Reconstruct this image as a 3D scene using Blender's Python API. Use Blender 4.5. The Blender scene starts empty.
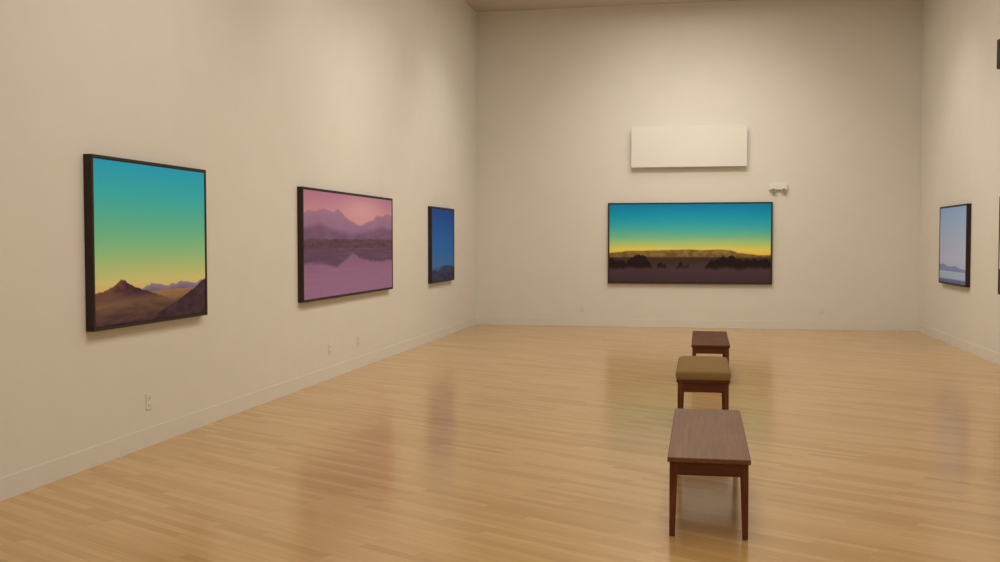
import bpy, bmesh, math, random
from mathutils import Vector, Matrix, noise
random.seed(3)
sc=bpy.context.scene
sc.view_settings.view_transform='Standard'
sc.view_settings.look='None'
XL,XR,YB,YF,CH=-3.957,3.513,18.10,-3.5,5.54
TINT=(1.0,0.90,0.74)

def lin(c):
    r=[]
    for v in c:
        v/=255.0
        r.append(v/12.92 if v<=.04045 else ((v+.055)/1.055)**2.4)
    return tuple(r)
def art(c,k=0.68):
    l=lin(c)
    return tuple(min(.95,l[i]/(TINT[i]*k)) for i in range(3))

# ---------------- materials
def newmat(name):
    m=bpy.data.materials.new(name);m.use_nodes=True
    return m,m.node_tree,m.node_tree.nodes['Principled BSDF']
def paint(name,col,rough=.9,var=.03,bump=.03,scale=3.0,spec=.3):
    m,nt,b=newmat(name)
    N=nt.nodes;L=nt.links
    tc=N.new('ShaderNodeTexCoord')
    n=N.new('ShaderNodeTexNoise');n.inputs['Scale'].default_value=scale;n.inputs['Detail'].default_value=4
    L.new(tc.outputs['Object'],n.inputs['Vector'])
    mx=N.new('ShaderNodeMix');mx.data_type='RGBA'
    mx.inputs['A'].default_value=(*[c*(1-var) for c in col],1)
    mx.inputs['B'].default_value=(*[min(1,c*(1+var)) for c in col],1)
    L.new(n.outputs['Fac'],mx.inputs['Factor']);L.new(mx.outputs['Result'],b.inputs['Base Color'])
    b.inputs['Roughness'].default_value=rough
    b.inputs['Specular IOR Level'].default_value=spec
    n2=N.new('ShaderNodeTexNoise');n2.inputs['Scale'].default_value=180;n2.inputs['Detail'].default_value=3
    L.new(tc.outputs['Object'],n2.inputs['Vector'])
    bp=N.new('ShaderNodeBump');bp.inputs['Strength'].default_value=bump;bp.inputs['Distance'].default_value=.005
    L.new(n2.outputs['Fac'],bp.inputs['Height']);L.new(bp.outputs['Normal'],b.inputs['Normal'])
    return m
def wood(name,dark,light,rough=.35,axis='Y',spec=.3):
    m,nt,b=newmat(name)
    N=nt.nodes;L=nt.links
    tc=N.new('ShaderNodeTexCoord');mp=N.new('ShaderNodeMapping')
    s=[22,22,22];s['XYZ'.index(axis)]=1.2
    mp.inputs['Scale'].default_value=s
    L.new(tc.outputs['Object'],mp.inputs['Vector'])
    n=N.new('ShaderNodeTexNoise');n.inputs['Scale'].default_value=2.2;n.inputs['Detail'].default_value=6;n.inputs['Distortion'].default_value=.6
    L.new(mp.outputs['Vector'],n.inputs['Vector'])
    r=N.new('ShaderNodeValToRGB')
    r.color_ramp.elements[0].position=.3;r.color_ramp.elements[0].color=(*dark,1)
    r.color_ramp.elements[1].position=.7;r.color_ramp.elements[1].color=(*light,1)
    L.new(n.outputs['Fac'],r.inputs['Fac']);L.new(r.outputs['Color'],b.inputs['Base Color'])
    b.inputs['Roughness'].default_value=rough
    b.inputs['Specular IOR Level'].default_value=spec
    bp=N.new('ShaderNodeBump');bp.inputs['Strength'].default_value=.08;bp.inputs['Distance'].default_value=.003
    L.new(n.outputs['Fac'],bp.inputs['Height']);L.new(bp.outputs['Normal'],b.inputs['Normal'])
    return m

M_wall=paint('wall_paint',(.775,.765,.735),spec=.15)
M_ceil=paint('ceiling_paint',(.58,.53,.46))
M_base=paint('baseboard_paint',(.765,.755,.725),rough=.85,spec=.12)
M_white=paint('panel_white',(.80,.80,.80),rough=.85,spec=.15)
M_plastic=paint('outlet_plastic',(.80,.78,.73),rough=.45,bump=0)
M_slot=paint('outlet_slots',(.30,.28,.25),rough=.6,bump=0)
M_black=paint('frame_dark_wood',(.034,.022,.018),rough=.6,var=.2,scale=9)
M_spk=paint('speaker_black',(.03,.03,.03),rough=.7,var=.2,scale=30)
M_lens=paint('lamp_lens',(.42,.40,.37),rough=.2,bump=0)
M_top=wood('bench_top_walnut',lin((106,68,42)),lin((130,88,58)),rough=.45,spec=.2)
M_leg=wood('bench_leg_walnut',lin((80,40,20)),lin((120,66,34)),rough=.45,axis='Z')
M_apr=wood('bench_apron_walnut',lin((72,36,20)),lin((104,56,32)),rough=.45,axis='X')
M_top3=wood('bench_top_dark',lin((84,48,24)),lin((108,64,36)),rough=.5,spec=.1)
M_cush=paint('cushion_fabric',lin((144,118,80)),rough=.95,var=.18,bump=.5,scale=60,spec=.1)

def floor_mat():
    m,nt,b=newmat('maple_strip_floor')
    N=nt.nodes;L=nt.links
    tc=N.new('ShaderNodeTexCoord');mp=N.new('ShaderNodeMapping')
    mp.inputs['Rotation'].default_value=(0,0,math.radians(28))
    L.new(tc.outputs['Object'],mp.inputs['Vector'])
    br=N.new('ShaderNodeTexBrick')
    br.offset=.37;br.offset_frequency=2;br.squash=1
    br.inputs['Color1'].default_value=(0,0,0,1);br.inputs['Color2'].default_value=(1,1,1,1)
    br.inputs['Mortar'].default_value=(.5,.5,.5,1)
    br.inputs['Scale'].default_value=1
    br.inputs['Brick Width'].default_value=.85;br.inputs['Row Height'].default_value=.060
    br.inputs['Mortar Size'].default_value=.0009;br.inputs['Mortar Smooth'].default_value=.2
    L.new(mp.outputs['Vector'],br.inputs['Vector'])
    r=N.new('ShaderNodeValToRGB');cr=r.color_ramp
    cr.elements[0].color=(*lin((194,154,102)),1);cr.elements[1].color=(*lin((212,175,125)),1)
    e=cr.elements.new(.5);e.color=(*lin((205,167,114)),1)
    L.new(br.outputs['Color'],r.inputs['Fac'])
    mp2=N.new('ShaderNodeMapping');mp2.inputs['Scale'].default_value=(1.5,30,1)
    L.new(mp.outputs['Vector'],mp2.inputs['Vector'])
    g=N.new('ShaderNodeTexNoise');g.inputs['Scale'].default_value=2;g.inputs['Detail'].default_value=5
    L.new(mp2.outputs['Vector'],g.inputs['Vector'])
    gr=N.new('ShaderNodeMapRange');gr.inputs['From Min'].default_value=.3;gr.inputs['From Max'].default_value=.7
    gr.inputs['To Min'].default_value=.93;gr.inputs['To Max'].default_value=1.04
    L.new(g.outputs['Fac'],gr.inputs['Value'])
    mul=N.new('ShaderNodeVectorMath');mul.operation='SCALE'
    L.new(r.outputs['Color'],mul.inputs[0]);L.new(gr.outputs['Result'],mul.inputs['Scale'])
    mx=N.new('ShaderNodeMix');mx.data_type='RGBA'
    mx.inputs['B'].default_value=(*lin((140,100,60)),1)
    fm=N.new('ShaderNodeMath');fm.operation='MULTIPLY';fm.inputs[1].default_value=.5
    L.new(br.outputs['Fac'],fm.inputs[0]);L.new(fm.outputs[0],mx.inputs['Factor'])
    L.new(mul.outputs['Vector'],mx.inputs['A'])
    L.new(mx.outputs['Result'],b.inputs['Base Color'])
    rn=N.new('ShaderNodeTexNoise');rn.inputs['Scale'].default_value=1.3;rn.inputs['Detail'].default_value=4
    L.new(tc.outputs['Object'],rn.inputs['Vector'])
    rr=N.new('ShaderNodeMapRange');rr.inputs['To Min'].default_value=.15;rr.inputs['To Max'].default_value=.24
    L.new(rn.outputs['Fac'],rr.inputs['Value']);L.new(rr.outputs['Result'],b.inputs['Roughness'])
    b.inputs['Specular IOR Level'].default_value=.65
    b.inputs['Specular Tint'].default_value=(1,.84,.62,1)
    bp=N.new('ShaderNodeBump');bp.inputs['Strength'].default_value=.06;bp.inputs['Distance'].default_value=.0006
    L.new(gr.outputs['Result'],bp.inputs['Height']);L.new(bp.outputs['Normal'],b.inputs['Normal'])
    return m
M_floor=floor_mat()

# ---------------- geometry helpers
def obj(name,bm,mat,parent=None,loc=(0,0,0),smooth=False):
    me=bpy.data.meshes.new(name);bm.normal_update();bm.to_mesh(me);bm.free()
    for mm in (mat if isinstance(mat,(list,tuple)) else [mat]): me.materials.append(mm)
    if smooth:
        for p in me.polygons:p.use_smooth=True
    o=bpy.data.objects.new(name,me);sc.collection.objects.link(o)
    o.location=loc
    if parent:o.parent=parent
    return o
def box(name,lo,hi,mat,parent=None,bev=0,seg=2,origin=(0,0,0)):
    bm=bmesh.new();bmesh.ops.create_cube(bm,size=1)
    lo=Vector(lo)-Vector(origin);hi=Vector(hi)-Vector(origin)
    for v in bm.verts:
        v.co=Vector([lo[i]+(hi[i]-lo[i])*(v.co[i]+.5) for i in range(3)])
    if bev: bmesh.ops.bevel(bm,geom=bm.edges[:],offset=bev,segments=seg,affect='EDGES',profile=.5)
    return obj(name,bm,mat,parent)
def empty(name,loc):
    e=bpy.data.objects.new(name,None);sc.collection.objects.link(e);e.location=loc;e.empty_display_size=.2
    return e

# ---------------- room shell
T=.15
box('floor',(XL-T,YF-T,-T),(XR+T,YB+T,0),M_floor)
box('ceiling',(XL-T,YF-T,CH),(XR+T,YB+T,CH+T),M_ceil)
box('wall_left',(XL-T,YF-T,0),(XL,YB+T,CH),M_wall)
box('wall_right',(XR,YF-T,0),(XR+T,YB+T,CH),M_wall)
box('wall_back',(XL,YB,0),(XR,YB+T,CH),M_wall)
box('wall_front',(XL,YF-T,0),(XR,YF,CH),M_wall)
def baseboard(name,lo,hi,):
    box(name,lo,hi,M_base,bev=.001,seg=1)
BH=.135;BT=.005
baseboard('baseboard_left',(XL,YF,0),(XL+BT,YB,BH))
baseboard('baseboard_right',(XR-BT,YF,0),(XR,YB,BH))
baseboard('baseboard_back',(XL+BT,YB-BT,0),(XR-BT,YB,BH))

# ---------------- artwork colour fields (what is painted on each canvas)
def mixc(a,b,t):
    t=max(0,min(1,t));return tuple(a[i]+(b[i]-a[i])*t for i in range(3))
def grad(stops,v):
    for (p0,c0),(p1,c1) in zip(stops,stops[1:]):
        if v<=p1:
            return mixc(c0,c1,(v-p0)/(p1-p0)) if v>p0 else c0
    return stops[-1][1]
def fn(x,seed=0,o=4):
    return noise.fractal(Vector((x,seed*7.3,.5)),1.0,2.0,o)
def n2(u,v,seed=0,o=4):
    return noise.fractal(Vector((u,v,seed*3.1)),1.0,2.0,o)
def sstep(e,x,w=.004): return max(0,min(1,(e-x)/w+.5))  # 1 when x below e
def poly(pts,u): 
    for (a,b),(c,d) in zip(pts,pts[1:]):
        if u<=c: return b+(d-b)*(u-a)/(c-a)
    return pts[-1][1]

def art_cone(u,v):
    c=grad([(0,(210,170,100)),(.20,(206,174,104)),(.26,(196,188,118)),(.36,(164,186,120)),(.48,(124,182,128)),(.62,(90,174,144)),(.80,(56,166,166)),(1,(36,152,182))],v)
    # distant range
    e=.195+.025*abs(fn(u*9,1))+poly([(0,0),(.35,.0),(.42,.022),(.5,.03),(.6,.015),(.75,.03),(.9,.02),(1,.03)],u)
    c=mixc(c,mixc((140,126,140),(100,90,114),(e-v)/.05),sstep(e,v))
    # plain
    pc=grad([(0,(58,42,42)),(.06,(86,62,54)),(.12,(122,92,68)),(.19,(154,116,78))],v+.02*n2(u*4,v*22,2))
    c=mixc(c,pc,sstep(.188+.004*fn(u*12,5),v))
    # cone mountain
    e=poly([(0,.20),(.06,.205),(.13,.23),(.17,.25),(.205,.275),(.235,.268),(.27,.245),(.33,.215),(.42,.195),(.5,.17),(1,.0)],u)+.006*fn(u*40,3)
    mc=mixc((62,38,50),(108,70,60),.5+1.2*(.22-u)/.2+.5*n2(u*22,v*30,4))
    c=mixc(c,mixc(mc,(100,76,62),(.2-v)/.05),sstep(e,v)*(1 if v>.15 else max(0,(v-.10)/.05)))
    # low knoll
    e=poly([(0,.1),(.25,.12),(.45,.135),(.6,.12),(.8,.09),(1,.07)],u)
    c=mixc(c,mixc((70,50,52),(104,78,62),.5+n2(u*10,v*30,8)),sstep(e,v,.02)*.6)
    # dark hill right
    e=poly([(0,0),(.45,0.02),(.6,.07),(.75,.125),(.86,.17),(.94,.215),(1,.245)],u)+.006*fn(u*25,6)
    c=mixc(c,mixc((54,38,48),(80,56,60),.4+.7*n2(u*14,v*20,7)),sstep(e,v))
    return c
def art_mauve(u,v):
    c=grad([(.5,(184,136,132)),(.8,(180,128,136)),(1,(158,108,130))],v)
    g=math.exp(-(((u-.62)/.22)**2+((v-.86)/.13)**2));c=mixc(c,(196,146,146),g*.7)
    e=poly([(0,.78),(.05,.82),(.12,.81),(.2,.84),(.28,.81),(.34,.84),(.4,.78),(.46,.74),(.54,.71),(.6,.70),(.68,.74),(.74,.76),(.8,.81),(.87,.80),(.93,.84),(1,.82)],u)+.012*fn(u*14,11)
    c=mixc(c,mixc((124,94,126),(140,104,128),(v-.6)/.2+.35*n2(u*10,v*10,12)),sstep(e,v,.02)*.9)
    e=poly([(0,.66),(.15,.70),(.3,.64),(.5,.60),(.7,.63),(.85,.68),(1,.66)],u)+.015*fn(u*12,13)
    c=mixc(c,mixc((102,76,104),(114,84,108),.5+.8*n2(u*15,v*20,14)),sstep(e,v,.06))
    c=mixc(c,mixc((76,54,68),(96,70,76),.5+.7*n2(u*25,v*40,15)),sstep(.55+.008*fn(u*20,16),v,.015))
    if v<.46+.003*fn(u*9,40):
        w=grad([(0,(138,100,130)),(.2,(136,98,126)),(.4,(124,88,114)),(.46,(108,78,98))],v)
        r=.44-poly([(0,.11),(.2,.13),(.33,.16),(.42,.09),(.5,.03),(.58,.09),(.7,.11),(.85,.14),(1,.12)],u)
        r+=.012*fn(u*18,17)
        w=mixc((88,64,86),w,sstep(r,v,.03))
        c=mixc(w,(160,120,142),max(0,.3*n2(u*3,v*50,18)))
    return c
def art_blue(u,v):
    c=grad([(0,(36,44,74)),(.10,(42,58,98)),(.2,(60,98,146)),(.3,(48,98,150)),(.5,(34,92,156)),(.8,(28,76,142)),(1,(24,62,126))],v)
    e=.15+.06*fn(u*3,21)+poly([(0,.03),(.3,.0),(.6,.03),(1,-.01)],u)
    c=mixc(c,mixc((34,40,66),(58,58,84),.5+n2(u*8,v*20,22)),sstep(e,v,.012)*.9)
    return c
def art_mesa(u,v):
    c=grad([(.3,(218,166,62)),(.42,(208,188,84)),(.50,(160,182,108)),(.60,(98,168,134)),(.74,(46,150,156)),(.88,(20,132,158)),(1,(14,112,148))],v+.01*n2(u*3,v*5,31))
    e=poly([(0,.375),(.08,.39),(.1,.40),(.22,.405),(.33,.415),(.5,.42),(.58,.415),(.7,.42),(.76,.41),(.8,.38),(.86,.365),(.93,.35),(1,.35)],u)+.004*fn(u*16,32)
    c=mixc(c,mixc((98,76,44),(142,114,56),.45+.6*n2(u*30,v*18,33)+(v-.37)*5),sstep(e,v,.008))
    gc=grad([(0,(62,46,50)),(.16,(70,52,54)),(.3,(58,42,38)),(.34,(84,62,40))],v+.02*n2(u*6,v*30,34))
    c=mixc(c,gc,sstep(.325+.006*fn(u*9,35),v,.01))
    t=0
    for a,b,hh in ((-.02,.12,.30),(.10,.27,.335),(.30,.36,.265),(.42,.5,.26),(.60,.72,.285),(.66,.84,.325),(.82,1.02,.30)):
        if a<u<b:
            k=min(1,(u-a)/.035,(b-u)/.035)
            top=.22+(hh-.22)*k+.045*fn(u*30,36)
            t=max(t,sstep(top,v,.012)*max(0,min(1,(v-.16+.02*fn(u*20,37))/.05)))
    return mixc(c,(28,20,18),t*.9)
def art_pale(u,v):
    c=grad([(0,(140,158,182)),(.15,(150,166,192)),(.3,(164,166,192)),(.6,(150,162,194)),(1,(126,150,192))],v)
    e=poly([(0,.23),(.15,.25),(.3,.22),(.45,.215),(.6,.235),(.7,.21),(.85,.2),(1,.18)],u)+.008*fn(u*12,41)
    c=mixc(c,(114,124,160),sstep(e,v)*(1 if v>.15 else 0))
    c=mixc(c,(88,96,130),sstep(.05,v,.02))
    return c
def art_dune(u,v):
    c=grad([(.2,(220,190,140)),(.5,(150,180,170)),(1,(50,110,160))],v)
    return mixc(c,(90,60,60),sstep(.25+.04*fn(u*5,51),v))

# local frame: canvas lies in local XZ plane, faces local -Y, back at y=0
def painting(name,w,hgt,loc,rotz,fnc,nx,nz,dep=.06,frame=.022):
    e=empty(name,loc);e.rotation_euler=(0,0,rotz)
    m=bpy.data.materials.new(name+'_paint') ;m.use_nodes=True
    b=m.node_tree.nodes['Principled BSDF'];at=m.node_tree.nodes.new('ShaderNodeVertexColor');at.layer_name='paint'
    m.node_tree.links.new(at.outputs['Color'],b.inputs['Base Color'])
    b.inputs['Roughness'].default_value=.7;b.inputs['Specular IOR Level'].default_value=.12
    bm=bmesh.new()
    W=w-2*frame-.006;H=hgt-2*frame-.006
    vs=[[bm.verts.new((-W/2+W*i/nx,-dep+.006,-H/2+H*j/nz)) for i in range(nx+1)] for j in range(nz+1)]
    for j in range(nz):
        for i in range(nx):
            bm.faces.new((vs[j][i],vs[j][i+1],vs[j+1][i+1],vs[j+1][i]))
    o=obj('canvas',bm,m,e)
    ca=o.data.color_attributes.new('paint','FLOAT_COLOR','POINT')
    data=[]
    for j in range(nz+1):
        for i in range(nx+1):
            data+=[*art(fnc(i/nx,j/nz)),1]
    ca.data.foreach_set('color',data)
    box('backing',(-w/2+frame,-.035,-hgt/2+frame),(w/2-frame,0,hgt/2-frame),M_black,e)
    for nm,lo,hi in (('frame_top',(-w/2,-dep,hgt/2-frame),(w/2,0,hgt/2)),('frame_bottom',(-w/2,-dep,-hgt/2),(w/2,0,-hgt/2+frame)),
                     ('frame_side_1',(-w/2,-dep,-hgt/2+frame),(-w/2+frame,0,hgt/2-frame)),('frame_side_2',(w/2-frame,-dep,-hgt/2+frame),(w/2,0,hgt/2-frame))):
        box(nm,lo,hi,M_black,e,bev=.002,seg=1)
    return e
def on_left(name,y0,y1,z0,z1,f,nx,nz,**k):
    return painting(name,y1-y0,z1-z0,(XL,(y0+y1)/2,(z0+z1)/2),math.pi/2,f,nx,nz,**k)
def on_right(name,y0,y1,z0,z1,f,nx,nz,**k):
    return painting(name,y1-y0,z1-z0,(XR,(y0+y1)/2,(z0+z1)/2),-math.pi/2,f,nx,nz,**k)
on_left('desert_peak_painting',6.131,7.72,.905,2.066,art_cone,300,300)
on_left('mauve_lake_painting',9.764,12.819,.881,2.039,art_mauve,300,200)
on_left('blue_dusk_painting',14.78,16.193,.869,2.006,art_blue,120,140)
painting('mesa_sunset_painting',2.767,1.393,(-.22,YB,1.4525),0,art_mesa,420,220)
on_right('pale_sky_painting',14.76,16.361,.872,1.991,art_pale,120,140)
on_right('dune_painting',11.5,13.22,.86,2.02,art_dune,80,80)

# ---------------- white wall panel
e=empty('white_wall_panel',(-.236,YB,3.0995))
w,hh=1.934,.695
box('panel_face',(-w/2,-.12,-hh/2),(w/2,-.095,hh/2),M_white,e,bev=.003)
box('cleat',(-w/2+.06,-.095,-hh/2+.06),(w/2-.06,0,hh/2-.06),M_white,e)

# ---------------- emergency light
e=empty('emergency_light',(1.25,YB,2.385))
box('housing',(-.155,-.06,-.035),(.155,0,.065),M_plastic,e,bev=.012,seg=3)
for i,sx in enumerate((-.085,.085)):
    bm=bmesh.new()
    bmesh.ops.create_cone(bm,segments=28,radius1=.046,radius2=.04,depth=.045,cap_ends=True,matrix=Matrix.Translation((sx,-.07,-.035))@Matrix.Rotation(math.radians(-60),4,'X'))
    bmesh.ops.bevel(bm,geom=bm.edges[:],offset=.003,segments=1,affect='EDGES')
    obj('lamp_head_%d'%(i+1),bm,M_plastic,e)
    bm=bmesh.new()
    bmesh.ops.create_cone(bm,segments=28,radius1=.036,radius2=.036,depth=.006,cap_ends=True,matrix=Matrix.Translation((sx,-.07,-.035))@Matrix.Rotation(math.radians(-60),4,'X')@Matrix.Translation((0,0,-.0235)))
    obj('lens_%d'%(i+1),bm,M_lens,e)

# ---------------- outlets
def outlet(loc,rotz):
    e=empty('wall_outlet',loc);e.rotation_euler=(0,0,rotz)
    box('cover_plate',(-.038,-.007,-.06),(.038,0,.06),M_plastic,e,bev=.003)
    for k,z in enumerate((-.024,.024)):
        box('socket_%d'%(k+1),(-.017,-.010,z-.014),(.017,-.006,z+.014),M_plastic,e,bev=.004)
        box('slot_%d'%(2*k+1),(-.009,-.0108,z-.006),(-.006,-.0095,z+.006),M_slot,e)
        box('slot_%d'%(2*k+2),(.006,-.0108,z-.006),(.009,-.0095,z+.006),M_slot,e)
outlet((XL,6.90,.33),math.pi/2)
outlet((XL,10.65,.33),math.pi/2)
outlet((XL,11.6,.33),math.pi/2)
outlet((1.97,YB,.34),0)
outlet((-2.05,YB,.34),0)

# ---------------- wall speaker (right wall, high)
e=empty('wall_speaker',(XR,12.93,3.66));e.rotation_euler=(0,0,-math.pi/2)
box('cabinet',(-.13,-.16,-.17),(.13,-.03,.17),M_spk,e,bev=.01,seg=3)
box('bracket',(-.04,-.05,-.05),(.04,0,.05),M_spk,e,bev=.004)
for k,(z,r) in enumerate(((-.05,.085),(.09,.035))):
    bm=bmesh.new()
    bmesh.ops.create_cone(bm,segments=28,radius1=r,radius2=r*.85,depth=.012,cap_ends=True,matrix=Matrix.Translation((0,-.164,z))@Matrix.Rotation(math.radians(90),4,'X'))
    obj('driver_%d'%(k+1),bm,M_spk,e)

# ---------------- benches
def leg(name,x,y,z1,sx,sy,e,wt=.042,wb=.028,splay=0.0):
    bm=bmesh.new();bmesh.ops.create_cube(bm,size=1)
    for v in bm.verts:
        top=v.co.z>0;wd=wt if top else wb
        # tapers on the inner faces only
        ox=x+sx*(wt/2)+(0 if top else sx*splay); oy=y+sy*(wt/2)+(0 if top else sy*splay)
        v.co=Vector((ox-(wd if v.co.x*sx<0 else 0)*sx,oy-(wd if v.co.y*sy<0 else 0)*sy,z1 if top else 0))
    bmesh.ops.bevel(bm,geom=bm.edges[:],offset=.003,segments=2,affect='EDGES')
    return obj(name,bm,M_leg,e)
def bench(name,x0,x1,y0,y1,H,top_t,mat_top,cush=0,apr=.065,inset=.012):
    cx,cy=(x0+x1)/2,(y0+y1)/2;e=empty(name,(cx,cy,0));w=x1-x0;l=y1-y0
    zt=H-cush
    if cush: top_t=.0
    if not cush:
        box('top',(-w/2,-l/2,H-top_t),(w/2,l/2,H),mat_top,e,bev=.005,seg=3)
    za=zt-top_t
    ix=w/2-inset;iy=l/2-inset
    box('apron_front',(-ix+.02,-iy,za-apr),(ix-.02,-iy+.02,za),M_apr,e,bev=.002)
    box('apron_back',(-ix+.02,iy-.02,za-apr),(ix-.02,iy,za),M_apr,e,bev=.002)
    box('apron_side_1',(-ix,-iy+.02,za-apr),(-ix+.02,iy-.02,za),M_leg,e,bev=.002)
    box('apron_side_2',(ix-.02,-iy+.02,za-apr),(ix,iy-.02,za),M_leg,e,bev=.002)
    k=1
    for sx in(-1,1):
        for sy in(-1,1):
            leg('leg_%d'%k,sx*(ix-.020),sy*(iy-.020),za-.001,sx,sy,e);k+=1
    if cush:
        box('seat_deck',(-w/2,-l/2,za-.004),(w/2,l/2,za+.012),M_apr,e,bev=.004)
        bm=bmesh.new()
        bmesh.ops.create_cube(bm,size=1)
        bmesh.ops.subdivide_edges(bm,edges=bm.edges[:],cuts=11,use_grid_fill=True)
        W,L,C=w+.012,l+.012,cush-.012
        for v in bm.verts:
            x,y,z=v.co*2
            ex=1-abs(x)**6;ey=1-abs(y)**10
            crown=max(0,ex*ey)
            v.co.x=x*W/2*(1-.06*(abs(z)**3)); v.co.y=y*L/2*(1-.022*(abs(z)**3))
            hz=C*(.80+.20*crown**.5)
            zz=(z+1)/2
            v.co.z=za+.012+zz*hz
        o=obj('cushion',bm,M_cush,e,smooth=True)
        s=o.modifiers.new('s','SUBSURF');s.levels=1;s.render_levels=1
    return e
bench('wooden_bench',-.165,.247,5.268,6.824,.407,.026,M_top)
bench('upholstered_bench',-.192,.223,8.229,9.30,.495,.0,M_top,cush=.105,apr=.08)
bench('wooden_bench',-.104,.295,11.018,12.741,.407,.026,M_top3)

# ---------------- lights
def area(name,loc,sx,sy,p,col=TINT,rot=(0,0,0),spread=180):
    l=bpy.data.lights.new(name,'AREA');l.shape='RECTANGLE';l.size=sx;l.size_y=sy;l.energy=p;l.color=col;l.spread=math.radians(spread)
    o=bpy.data.objects.new(name,l);sc.collection.objects.link(o);o.location=loc;o.rotation_euler=rot
def spot(name,loc,tgt,p,ang=60,r=.12,col=TINT):
    l=bpy.data.lights.new(name,'SPOT');l.energy=p;l.spot_size=math.radians(ang);l.spot_blend=1;l.shadow_soft_size=r;l.color=col
    o=bpy.data.objects.new(name,l);sc.collection.objects.link(o);o.location=loc
    o.rotation_euler=(Vector(tgt)-Vector(loc)).to_track_quat('-Z','Y').to_euler()
area('ceiling_light_strip',(-.2,6.0,5.45),2.2,16,285)
area('ceiling_light_strip',(-.2,15,5.45),2.2,4,82)
for y in (6.9,10.5,12.2,15.4):
    spot('track_spot',(-1.0,y-.6,5.3),(XL,y,1.7),112,75)
for x in (-1.0,.8):
    spot('track_spot',(x,14.6,5.3),(x*.9,YB,1.7),120,80)
for y in (12.4,15.4):
    spot('track_spot',(.8,y-.6,5.3),(XR,y,1.7),105,75)

w=bpy.data.worlds.new('world');sc.world=w;w.use_nodes=True
w.node_tree.nodes['Background'].inputs[0].default_value=(.05,.045,.04,1)

cam=bpy.data.cameras.new('camera');cam.sensor_width=36;cam.lens=1037.3/1000*36;cam.clip_end=100
co=bpy.data.objects.new('camera',cam);sc.collection.objects.link(co)
co.location=(0,0,1.5)
R=Matrix.Rotation(.1923,4,'Z')@Matrix.Rotation(math.pi/2-.0389,4,'X')@Matrix.Rotation(-.0006,4,'Z')
co.rotation_euler=R.to_euler()
sc.camera=co
